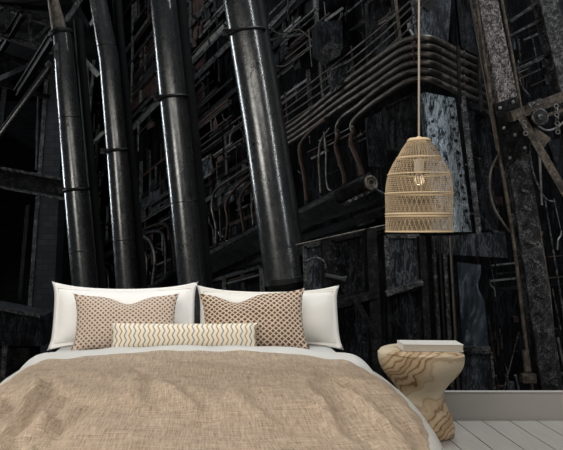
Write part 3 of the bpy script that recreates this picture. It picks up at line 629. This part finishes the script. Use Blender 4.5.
beams('door_beam', [
 ('level dark beam above the diagonal brace', (332, 306), (378, 293), 5.15, 5.15, .05, .06, 'C', 'beam'),
 ('diagonal brace dropping right beneath the level dark beam', (352, 296), (377, 336), 5.12, 5.16, .035, .05, 'L', 'beam'),
 ('upright beam between the two upper door panels', (370, 228), (378, 400), 5.2, 5.2, .07, .08, 'C', 'beam'),
 ('upright beam right of the bluish black door panel', (421, 236), (430, 400), 5.2, 5.2, .045, .06, 'C', 'beam'),
 ('upright beam behind the right edge of the right white pillow', (325, 240), (331, 400), 5.2, 5.2, .05, .06, 'C', 'beam'),
 ('sagging beam between the bluish black door panel and the dark panel beneath', (386, 294), (422, 282), 5.15, 5.15, .035, .05, 'box', 'beam_grey'),
], 'beam')
t = thing('door_bolt', 'stubby black bolt beside the upper black door panel', 'bolt', P(326, 277, 5.1))
bm = BM(); tube(bm, [P(326, 276, 5.1), P(345, 280, 5.05)], .02, 14); obj('shaft', bm, 'pipe_dark', t)
bm = BM(); tube(bm, [P(344, 280, 5.05), P(347, 280.5, 5.04)], .03, 14); obj('head', bm, 'pipe_dark', t)
bent('small curved pipe above the stubby bolt', [(305, 262), (316, 258), (324, 262), (326, 274)], 1.2, 'beam_grey', d=5.15)
# upright tubes behind table
for i, (x, mat, lab) in enumerate([(433, 'beam_grey', 'first thin upright tube from the left beneath the lampshade'), (439, 'pipe_dark', 'black upright tube second in the row beneath the lampshade'), (444, 'beam_grey', 'third upright tube in the row beneath the lampshade'), (450, 'conduit', 'upright tube nearest the hanging blue sheet')]):
    bm = BM(); tube(bm, [P(x, 236, 5.3), P(x+9, 400, 5.3)], (1.6 if i % 2 else 2.2)*5.3/F, 12); one('upright_tube', bm, mat, lab, 'tube')
# blue crumpled sheet
bm = BM(); nx, ny = 16, 30; g = []
for j in range(ny+1):
    row = []
    for i in range(nx+1):
        u = i/nx; v = j/ny; x0 = 457+6*v; x1 = 481+8*v-5*math.exp(-((v-.25)/.12)**2); x = x0+(x1-x0)*u; y = 262+84*v+3*u
        dd = 5.35+.035*noise.noise(Vector((u*5+v*3, v*4, 2)))+.02*math.sin(u*9+v*7)
        row.append(bm.verts.new(P(x, y, dd)))
    g.append(row)
for j in range(ny):
    for i in range(nx): bm.faces.new((g[j][i], g[j][i+1], g[j+1][i+1], g[j+1][i]))
bmesh.ops.solidify(bm, geom=bm.faces[:], thickness=.012)
M['blue_sheet'] = steel('dusty_blue_sheet', (0.05, 0.066, 0.085), (0.10, 0.125, 0.155), (0.2, 0.23, 0.26), rough=0.35, metal=0.2, scale=6, bs=30, bst=.3, thr=.62)
one('metal_sheet', bm, 'blue_sheet', 'crumpled dusty blue sheet hanging right of the stone side table', 'sheet')
panel('steel_plate', 'small blue grey plate under the crumpled sheet, close above the baseboard', 'plate', [(463, 352), (490, 352), (494, 402), (466, 402)], 5.4, .06, 'plate', .02)
panel('steel_plate', 'dark plate across the column base below the lampshade right side', 'plate', [(436, 236), (505, 232), (508, 258), (440, 254)], 5.6, .06, 'plate', None)
beams('steel_strut', [('dark strut between crumpled sheet and small plate', (459, 348), (490, 349), 5.3, 5.3, .03, .04, 'C', 'beam_grey')], 'strut')
bent('curved hose looping right of the pale plate column', [(452, 212), (468, 213), (484, 219), (493, 234)], 1.0, 'beam_grey', d=5.56)
bent('bowed pipe left of the flaking column', [(500, 152), (491, 170), (490, 190), (496, 212), (513, 236)], 1.3, 'conduit', d=4.92)
bm = BM(); tube(bm, [P(501, 402, 5.1), P(519, 332, 5.1)], .005, 8); one('thin_rod', bm, 'beam_grey', 'thin slanting wire left of the brown upright rod near the floor', 'rod')

# ------------------------------------------------------------------ right hand columns
d = 4.95
t = thing('flaking_column', 'tall leaning steel column with flaking white paint right of the lamp', 'column', P(552, 402, d))
bm = BM(); bar(bm, P(481, -14, d), P(508, 118, d), .125, .12, 'H'); obj('upper_shaft', bm, 'speckle', t)
bm = BM(); quadplate(bm, [P(494, 104, d-.08), P(517, 96, d-.08), P(530, 150, d-.08), P(507, 166, d-.08)], .03); gp = obj('gusset_plate', bm, 'beam', t)
for x, y in ((500, 108), (513, 102), (504, 128), (520, 120), (510, 158), (525, 148), (515, 135)):
    bm = BM(); stud(bm, P(x, y, d-.09), .012); obj('rivet', bm, 'rod', gp)
bm = BM(); bar(bm, P(512, 140, d), P(551, 404, d), .135, .12, 'H'); obj('lower_shaft', bm, 'speckle_low', t)
for k in range(13):
    bm = BM(); y = 172+k*17.5; x = 514+(y-140)*.148; bar(bm, P(x, y, d-.075), P(x+7, y+3, d-.075), .018, .02); obj('lacing_tab', bm, 'beam_grey', t)
d = 4.9
t = thing('standpipe', 'long thin brown rod running down the left side of the flaking column', 'rod', P(534, 402, d))
bm = BM(); tube(bm, [P(474, -14, d), P(492, 110, d), P(512, 230, d), P(523, 320, d), P(534, 404, d)], 1.7*d/F, 12, smooth_n=5); obj('rod_body', bm, 'brown_iron', t)
bm = BM(); q = P(528, 378, d-.02); box(bm, q-Vector((.045, .03, .03)), q+Vector((.045, .03, .03)), .006); obj('joint_block', bm, 'brown_iron', t)
bm = BM(); tube(bm, [P(525, 350, d), P(527, 372, d)], 2.8*d/F, 14); obj('sleeve', bm, 'brown_iron', t)
bm = BM(); tube(bm, [P(468, -14, 5.05), P(497, 150, 5.05)], 1.0*5/F, 10); one('thin_rod', bm, 'conduit', 'thin rod close left of the upper flaking column', 'rod')
bm = BM(); tube(bm, [P(499, -14, d), P(513, 60, d), P(521, 108, d)], 1.5*d/F, 12); one('thin_rod', bm, 'brown_iron', 'brown rod on the right side of the upper flaking column', 'rod')
bm = BM(); tube(bm, [P(533, 190, d), P(549, 290, d), P(560, 404, d)], 1.4*d/F, 12); one('thin_rod', bm, 'brown_iron', 'brown rod on the right side of the lower flaking column', 'rod')
bm = BM(); tube(bm, [P(545, 200, d+.1), P(563, 310, d+.1), P(572, 404, d+.1)], .9*d/F, 12); one('thin_rod', bm, 'beam_grey', 'thin grey rod near the right edge beneath the diagonal brace', 'rod')
bm = BM(); tube(bm, [P(534, 130, d), P(530, 150, d), P(534, 175, d), P(545, 198, d), P(556, 202, d)], .9*d/F, 10, smooth_n=6); one('thin_rod', bm, 'beam_grey', 'curved hanging wire between the flaking column and the diagonal brace', 'rod')
bm = BM(); tube(bm, [P(539, 150, d-.05), P(541, 180, d-.05), P(542, 205, d-.05)], 1.2*d/F, 10); one('thin_rod', bm, 'rod', 'short pale hook rod hanging from the diagonal brace', 'rod')
d = 5.1
t = thing('edge_column', 'dark leaning riveted column at the upper right edge', 'column', P(575, 402, d))
bm = BM(); bar(bm, P(541, -14, d), P(572, 120, d), .12, .12, 'H'); bar(bm, P(572, 120, d), P(600, 404, d), .12, .12, 'H'); obj('shaft', bm, 'beam_grey', t)
bm = BM(); bar(bm, P(557, -14, d+.05), P(588, 110, d+.05), .08, .05, 'L'); obj('side_angle', bm, 'plate', t)
beams('lattice_strut', [
 ('top lattice strut between the flaking column and the edge column', (510, 22), (538, 2), 5.1, 5.1, .018, .03, 'L', 'beam_grey'),
 ('middle lattice strut between the flaking column and the edge column', (510, 36), (540, 20), 5.1, 5.1, .016, .03, 'L', 'beam_grey'),
 ('lower lattice strut between the flaking column and the edge column', (517, 70), (547, 54), 5.1, 5.1, .016, .03, 'L', 'beam_grey')], 'strut')
bm = BM(); tube(bm, [P(518, 68, 5.1), P(521, 85, 5.1), P(530, 97, 5.1)], .007, 10, smooth_n=6); one('cable', bm, 'beam_grey', 'short curved wire under the lower lattice strut', 'cable')
d = 4.8
t = thing('bracket_beam', 'pale brown bracket beam reaching right from the flaking column', 'beam', P(511, 120, d))
bm = BM(); bar(bm, P(510, 117, d), P(575, 92, d), .065, .07, 'box'); obj('beam_body', bm, 'brown_iron', t)
bm = BM(); bar(bm, P(520, 124, d+.02), P(575, 106, d+.02), .02, .05, 'box'); obj('lower_rail', bm, 'brown_iron', t)
bm = BM(); q = P(533, 104, d-.05); bar(bm, P(528, 106, d-.05), P(541, 101, d-.05), .035, .03); stud(bm, q+Vector((0, -.02, 0)), .012); obj('splice_plate', bm, 'beam_grey', t)
t = thing('valve_wheel', 'round dark valve disc hanging under the bracket beam', 'valve', P(540, 128, d))
q = P(540, 117, d-.07); bm = BM(); tube(bm, [q+Vector((0, .1, 0)), q+Vector((0, .02, 0)), q, q+Vector((0, -.005, 0))], [.05, .052, .05, .035], 28); obj('disc', bm, 'pipe_dark', t)
bm = BM(); torus(bm, q, (0, 1, 0), .047, .008, 28, 8); obj('rim', bm, 'beam_grey', t)
bm = BM(); stud(bm, q+Vector((0, -.008, 0)), .02); obj('hub', bm, 'beam_grey', t)
def chain(lab, x, y0, y1, d):
    bm = BM(); A = P(x, y0, d); B = P(x+2, y1, d); n = int((A-B).length/.026)
    for i in range(n):
        c = A.lerp(B, (i+.5)/n); torus(bm, c, (1, .2, 0) if i % 2 else (.1, 1, 0), .0125, .0042, 12, 6)
    one('chain', bm, 'rod', lab, 'chain')
chain('pale chain hanging from the bracket beam right of the valve disc', 556, 104, 134, 4.72)
chain('short chain hanging from the bracket beam left of the valve disc', 524, 120, 136, 4.72)
t = thing('diagonal_brace', 'brown diagonal brace falling right beneath the bracket beam', 'brace', P(527, 128, d))
bm = BM(); bar(bm, P(519, 116, d-.02), P(572, 208, d-.02), .05, .05, 'L'); obj('brace_body', bm, 'brown_iron', t)
bm = BM(); quadplate(bm, [P(526, 121, d+.02), P(551, 138, d+.02), P(541, 152, d+.02)], .02); obj('gusset', bm, 'brown_iron', t)
bent('curved pipe in the corner above the bracket end', [(532, 122), (545, 130), (556, 128), (568, 118)], 1.1, 'rod', d=4.85)
panel('steel_plate', 'shiny black plate beyond the edge column at the right edge', 'plate', [(548, 140), (590, 135), (596, 200), (566, 202)], 5.5, .05, 'plate_dark')

# ------------------------------------------------------------------ bed
HEAD = 3.96
def softnoise(x, y, s, k=0): return noise.noise(Vector((x*s, y*s, k)))
CREASES = [((-.60, 2.75), (-.50, 1.85), .016, .030), ((-.47, 2.5), (-.43, 1.95), .012, .025), ((-.36, 2.35), (-.50, 1.9), .010, .03), ((.50, 2.7), (.53, 1.95), .016, .028), ((.36, 2.45), (.42, 1.9), .010, .025),
           ((.44, 2.9), (.36, 2.3), .008, .03), ((-.12, 2.7), (-.02, 2.2), .008, .03), ((-.27, 2.9), (-.16, 2.3), .007, .03), ((.12, 2.6), (.20, 2.1), .006, .03), ((-.66, 2.5), (-.56, 2.0), .014, .02)]
def crease(x, y):
    h = 0
    for (a, b, amp, wd) in CREASES:
        ax, ay = a; bx, by = b; t = ((x-ax)*(bx-ax)+(y-ay)*(by-ay))/((bx-ax)**2+(by-ay)**2); tt = min(1, max(0, t))
        px, py = ax+(bx-ax)*tt, ay+(by-ay)*tt; px += .02*math.sin(tt*5+a[0]*20)
        dd = math.hypot(x-px, y-py); h += amp*math.exp(-(dd/wd)**2)*math.sin(math.pi*min(1, max(0.08, tt*.9+.1)))
        h -= amp*.6*math.exp(-((dd-wd*1.6)/wd)**2)*(1 if (x-px) > 0 else 0)
    return h
PLAN = [(1.5, .50), (1.8, .575), (2.03, .632), (2.25, .675), (2.47, .705), (2.67, .72), (2.99, .725), (3.22, .705), (3.44, .67), (3.6, .645), (4.0, .64)]
def plan(y):
    if y <= PLAN[0][0]: return PLAN[0][1]
    for (a, wa), (b, wb) in zip(PLAN, PLAN[1:]):
        if y <= b:
            t = (y-a)/(b-a); return wa+(wb-wa)*t
    return PLAN[-1][1]
def cloth(y_start, fa0, ztop, R, A_len, B_flat, B_len, crown, nz, folds, na=120, nb=150, extra=None, bow=0):
    """cloth lying on a bed: a runs across, b runs from head to foot; rounds over sides and foot"""
    bm = BM(); rows = []
    for j in range(nb+1):
        b = B_len*j/nb; row = []
        for i in range(na+1):
            a = A_len*(2*i/na-1); sg = 1 if a >= 0 else -1; aa = abs(a)
            yy = y_start-min(b, B_flat); fa = plan(yy)+fa0+(.022 if a < 0 else 0)
            ea = max(0, aa-fa); eb = max(0, b-B_flat); r = math.hypot(ea, eb)
            if r > 0:
                q = R*math.pi/2
                if r < q: pos = R*math.sin(r/R); drop = R*(1-math.cos(r/R))
                else: pos = R+.06*(r-q); drop = R+(r-q)*.998
                drop = min(drop, ztop-.06) if drop < ztop else ztop-.06
                ua, ub = ea/r, eb/r
            else: pos = drop = 0; ua = ub = 0
            x = sg*(min(aa, fa)+pos*ua); y = y_start-(min(b, B_flat)+pos*ub)-bow*(min(1.1, abs(x)/.68))**3*max(0, 1-b/B_flat); z = ztop-drop
            z += crown*(1-min(1, (x/.62)**2)); top = max(0, 1-drop/.1)
            z += nz*(softnoise(x, y, 3.1)+.5*softnoise(x, y, 8, 3))*top+2.0*crease(x, y)*folds*top
            if drop > .08:
                ph = (y*9 if ea > eb else x*9); wv = folds*.018*math.sin(ph+2*softnoise(x, y, 2))*min(1, (drop-.08)/.2); x += sg*wv*ua; y -= wv*ub
            if extra: z += extra(x, y)*top
            row.append(bm.verts.new((x, y, z)))
        rows.append(row)
    for j in range(nb):
        for i in range(na): bm.faces.new((rows[j][i], rows[j][i+1], rows[j+1][i+1], rows[j+1][i]))
    return bm
t = thing('bed', 'low double bed beneath the beige duvet and white pillows', 'bed', (0, 2.85, 0))
bm = BM(); box(bm, (-.60, 1.72, .08), (.60, 3.93, .2), .01); obj('base', bm, 'oak', t)
bm = BM(); box(bm, (-.62, 1.7, .2), (.62, 3.95, .425), .04); obj('mattress', bm, 'mattress', t)
for x in (-.52, .52):
    for y in (1.8, 3.85):
        bm = BM(); tube(bm, [(x, y, 0), (x, y, .08)], .03, 12); obj('leg', bm, 'oak', t)
def sheet_extra(x, y): yc = 3.43-.16*min(1, abs(x)/.68)**3; return .030*math.exp(-((y-yc)/.075)**2)*(1+.35*softnoise(x, y, 7, 5))
bm = cloth(HEAD, -.052, .450, .12, 1.08, 2.30, 2.65, .010, .010, .5, extra=sheet_extra, na=110, nb=130)
bmesh.ops.solidify(bm, geom=bm.faces[:], thickness=.006); one('bed_sheet', bm, 'white_cotton', 'white sheet folded back over the bed and showing along its edges', 'bed sheet')
bm = cloth(3.345, -.085, .468, .11, 1.05, 1.70, 2.1, .012, .020, 1.0, na=140, nb=170, bow=.20)
bmesh.ops.solidify(bm, geom=bm.faces[:], thickness=.014)
one('duvet', bm, 'linen', 'beige slubby linen duvet spread over the bed', 'duvet')

def pillow(name, lab, cat, centre, w_, h_, th, mat, rx, rz=0, ry=0, flange=0, dip=0.05, pin=.05, stitch=True, corner=0.02, chop=0, cx=0, group=None):
    bm = BM(); n = 44; uvl = bm.loops.layers.uv.new('UVMap'); F1 = []; F2 = []; uvs = {}
    for side, st in ((-1, F1), (1, F2)):
        for j in range(n+1):
            row = []
            for i in range(n+1):
                u = 2*i/n-1; v = 2*j/n-1
                edge = (j in (0, n)) or (i in (0, n))
                if side == 1 and edge: row.append(F1[j][i]); continue
                x = u*w_/2*(1-pin*(1-v*v)*abs(u)**2+corner*abs(u*v)**6); z = v*h_/2*(1-dip*(1-u*u)*abs(v)**2+corner*2*abs(u*v)**6)
                if v > 0: z -= chop*h_*math.exp(-((u-cx)/.30)**2)*v**2
                fu = max(0, min(1, (1-abs(u))/(1-0)-flange*2/w_)); fv = max(0, min(1, (1-abs(v))-flange*2/h_))
                tt = (max(0, fu)*max(0, fv))
                k = (1-(1-min(1, fu*1.15))**2.4)*(1-(1-min(1, fv*1.15))**2.4)
                y = side*(th/2*k**.62+.0018)+.006*softnoise(x*1+centre[0], z, 9, side)*k
                vert = bm.verts.new((x, y, z)); row.append(vert); uvs[vert] = ((u+1)/2, (v+1)/2*h_/w_)
            st.append(row)
        if side == -1:
            pass
    for st, fl in ((F1, False), (F2, True)):
        for j in range(n):
            for i in range(n):
                q = [st[j][i], st[j][i+1], st[j+1][i+1], st[j+1][i]]
                try: bm.faces.new(q[::-1] if fl else q)
                except ValueError: pass
    for f in bm.faces:
        for l in f.loops: l[uvl].uv = uvs[l.vert]
    me = bpy.data.meshes.new(name); bmesh.ops.recalc_face_normals(bm, faces=bm.faces)
    for vv in bm.verts: vv.co.z += h_/2
    bm.to_mesh(me); me.materials.append(M[mat])
    for p in me.polygons: p.use_smooth = True
    o = bpy.data.objects.new(name, me); COL.objects.link(o); o.location = centre; o.rotation_euler = (rx, ry, rz); tag(o, lab, cat, group)
    if flange:
        # stitched line where flange meets the filled body
        pts = []; a = 1-flange*2/w_*1.0; b_ = 1-flange*2/h_
        bm2 = BM(); loop = []
        for s in range(120):
            tq = s/30; k = int(tq); f = tq-k
            u, v = [(-a+2*a*f, b_), (a, b_-2*b_*f), (a-2*a*f, -b_), (-a, -b_+2*b_*f)][k]
            x = u*w_/2*(1-pin*(1-v*v)*abs(u)**2+corner*abs(u*v)**6); z = v*h_/2*(1-dip*(1-u*u)*abs(v)**2+corner*2*abs(u*v)**6)
            if v > 0: z -= chop*h_*math.exp(-((u-cx)/.30)**2)*v**2
            loop.append(Vector((x, -.0035, z+h_/2)))
        loop.append(loop[0]); tube(bm2, loop, .0014, 6, cap=False)
        me2 = bpy.data.meshes.new('stitch_line'); bm2.to_mesh(me2); me2.materials.append(M['stitch']); o2 = bpy.data.objects.new('stitch_line', me2); COL.objects.link(o2); o2.parent = o
    return o
pillow('sham_pillow', 'left white flanged pillow, behind the pale brown lattice cushion', 'pillow', (-.365, 3.64, .445), .70, .318, .17, 'white_cotton', -.36, rz=.0, flange=.022, dip=.15, pin=.01, corner=.05)
pillow('sham_pillow', 'right white flanged pillow, behind the darker brown lattice cushion', 'pillow', (.350, 3.65, .445), .685, .300, .17, 'cream_cotton', -.36, rz=.0, flange=.022, dip=.15, pin=.01, corner=.05)
pillow('lattice_cushion', 'pale brown lattice cushion leaning on the left white pillow', 'cushion', (-.345, 3.535, .452), .49, .262, .12, 'lat_light', -.36, rz=.02, ry=0.0, dip=.04, pin=.05, corner=.05, chop=.15, cx=.05)
pillow('lattice_cushion', 'darker brown lattice cushion leaning on the right white pillow', 'cushion', (.27, 3.535, .452), .49, .275, .12, 'lat_dark', -.36, rz=-.03, ry=-0.05, dip=.04, pin=.05, corner=.05, chop=.15, cx=-.3)
pillow('lumbar_cushion', 'long cream zigzag cushion lying in front of both lattice cushions', 'cushion', (-.065, 3.455, .462), .675, .125, .09, 'chevron', -.30, dip=.02, pin=.02, corner=.02)

# ------------------------------------------------------------------ stone side table
tc = Vector((1.108, 3.74, 0))
prof = [(0.0, .150), (.004, .168), (.02, .174), (.05, .168), (.10, .148), (.15, .124), (.19, .110), (.225, .113), (.26, .132), (.30, .163), (.335, .187), (.37, .201), (.405, .205), (.425, .204), (.434, .198), (.438, .186)]
bm = BM(); seg = 72; rings = []
pr = catmull([Vector((r, 0, z)) for z, r in prof], 3)
for p in pr:
    ring = []
    for k in range(seg):
        a_ = 2*math.pi*k/seg; z = p.z; wob = 1+(.05*math.sin(2*a_+z*5+.6)+.025*math.sin(5*a_+z*11))*(.35 if z > .42 else 1.0)
        ring.append(bm.verts.new(tc+Vector((p.x*.96*wob*math.cos(a_), p.x*.96*wob*math.sin(a_), max(z, 0)*.965))))
    rings.append(ring)
for i in range(len(rings)-1):
    for k in range(seg): bm.faces.new((rings[i][k], rings[i][(k+1) % seg], rings[i+1][(k+1) % seg], rings[i+1][k]))
bm.faces.new(rings[0][::-1]); bm.faces.new(rings[-1])
one('side_table', bm, 'marble', 'hourglass side table of swirled cream and brown stone beside the bed', 'side table', base=tc)
# book
bc = Vector((1.150, 3.72, .4240)); t = thing('book', 'thick pale book lying on the stone side table', 'book', bc); t.rotation_euler = (0, 0, -.06)
def local(bm): 
    for v in bm.verts: v.co += bc
    return bm
bm = BM(); W, D_ = .145, .07
box(bm, (-W, -D_, 0), (W, D_, .003), .001); box(bm, (-W, -D_, .031), (W, D_, .034), .001); box(bm, (-W-.001, -D_, .0), (-W+.003, D_, .034), .001); obj('cover', local(bm), 'bookcover', t, smooth=False)
bm = BM(); box(bm, (-W+.0035, -D_+.003, .0032), (W-.003, D_-.003, .0308))
for k in range(1, 7): box(bm, (-W+.0036, -D_+.0022, .0032+k*.004), (W-.0025, D_-.0025, .0032+k*.004+.0011))
obj('pages', local(bm), 'page', t, smooth=False)

# ------------------------------------------------------------------ pendant lamp
d = 3.0; pc = P(419, 225, d); U = d/F
t = thing('pendant_lamp', 'woven rattan pendant lamp hanging on a long beige cord', 'lamp', (pc.x, d, EYE+(CY-232)*U))
def zz(py): return EYE+(CY-py)*U
shp = [(140, 10), (144, 13.5), (150, 17), (157, 20.8), (165, 26), (174, 30), (184, 31.8), (194, 32.6), (215, 32.2), (232, 32)]
def rad(py):
    for (a, ra), (b, rb) in zip(shp, shp[1:]):
        if a <= py <= b: return (ra+(rb-ra)*(py-a)/(b-a))*U
    return shp[-1][1]*U
C0 = lambda py: Vector((pc.x, d, zz(py)))
bm = BM(); y = 141
while y < 231: torus(bm, C0(y), (0, 0, 1), rad(y), .00095, 48, 5); y += 2.0
sh = obj('shade_weave', bm, 'rattan', t)
bm = BM()
for k in range(36):
    for s in (1, -1):
        pts = []; a0 = 2*math.pi*k/44
        for q in range(13):
            py = 141+90*q/12; a_ = a0+s*.95*q/12; r = rad(py)+.0008*s; pts.append(Vector((pc.x+r*math.cos(a_), d+r*math.sin(a_), zz(py))))
        tube(bm, pts, .0008, 5)
obj('diagonal_wires', bm, 'rattan', t)
for py, th in ((140.5, 1.0), (158, .7), (174.5, .7), (193.5, .8), (214, .9), (216.5, .7), (231.5, .9)):
    bm = BM(); torus(bm, C0(py), (0, 0, 1), rad(min(py, 232))+.001, th*U, 64, 8); obj('hoop', bm, 'rattan_light', t)
bm = BM(); tube(bm, [C0(139.5), C0(138.2)], [10.3*U, 9.6*U], 32); tube(bm, [C0(138.2), C0(136.5)], [3*U, 2*U], 20); obj('top_cap', bm, 'rattan_light', t)
bm = BM(); tube(bm, [C0(137), Vector((pc.x, d, 2.70))], .0042, 12); obj('cord', bm, 'cord', t)
bm = BM(); tube(bm, [Vector((pc.x, d, 2.69)), Vector((pc.x, d, 2.72))], .05, 24); obj('ceiling_rose', bm, 'socket', t)
bm = BM(); tube(bm, [C0(138), C0(160)], .003, 8); tube(bm, [C0(159), C0(160), C0(172)], [3.6*U, 4.6*U, 4.6*U], 20); so = obj('socket', bm, 'socket', t)
bm = BM(); bmesh.ops.create_uvsphere(bm, u_segments=24, v_segments=16, radius=5.4*U, matrix=Matrix.Translation(C0(180))); tube(bm, [C0(172), C0(176)], [2.8*U, 4*U], 20)
bu = obj('bulb', bm, 'glass', t)
bm = BM(); fp = []
for k in range(9): fp.append(C0(176 if k % 2 else 184)+Vector(((k-4)*.9*U, .004*math.sin(k), 0)))
tube(bm, fp, .0011, 6); obj('filament', bm, 'filament', bu)
l = bpy.data.lights.new('pendant_bulb_light', 'POINT'); l.energy = 0.12; l.color = (1, .8, .55); l.shadow_soft_size = .01
lo = bpy.data.objects.new('pendant_bulb_light', l); COL.objects.link(lo); lo.location = C0(187.5)
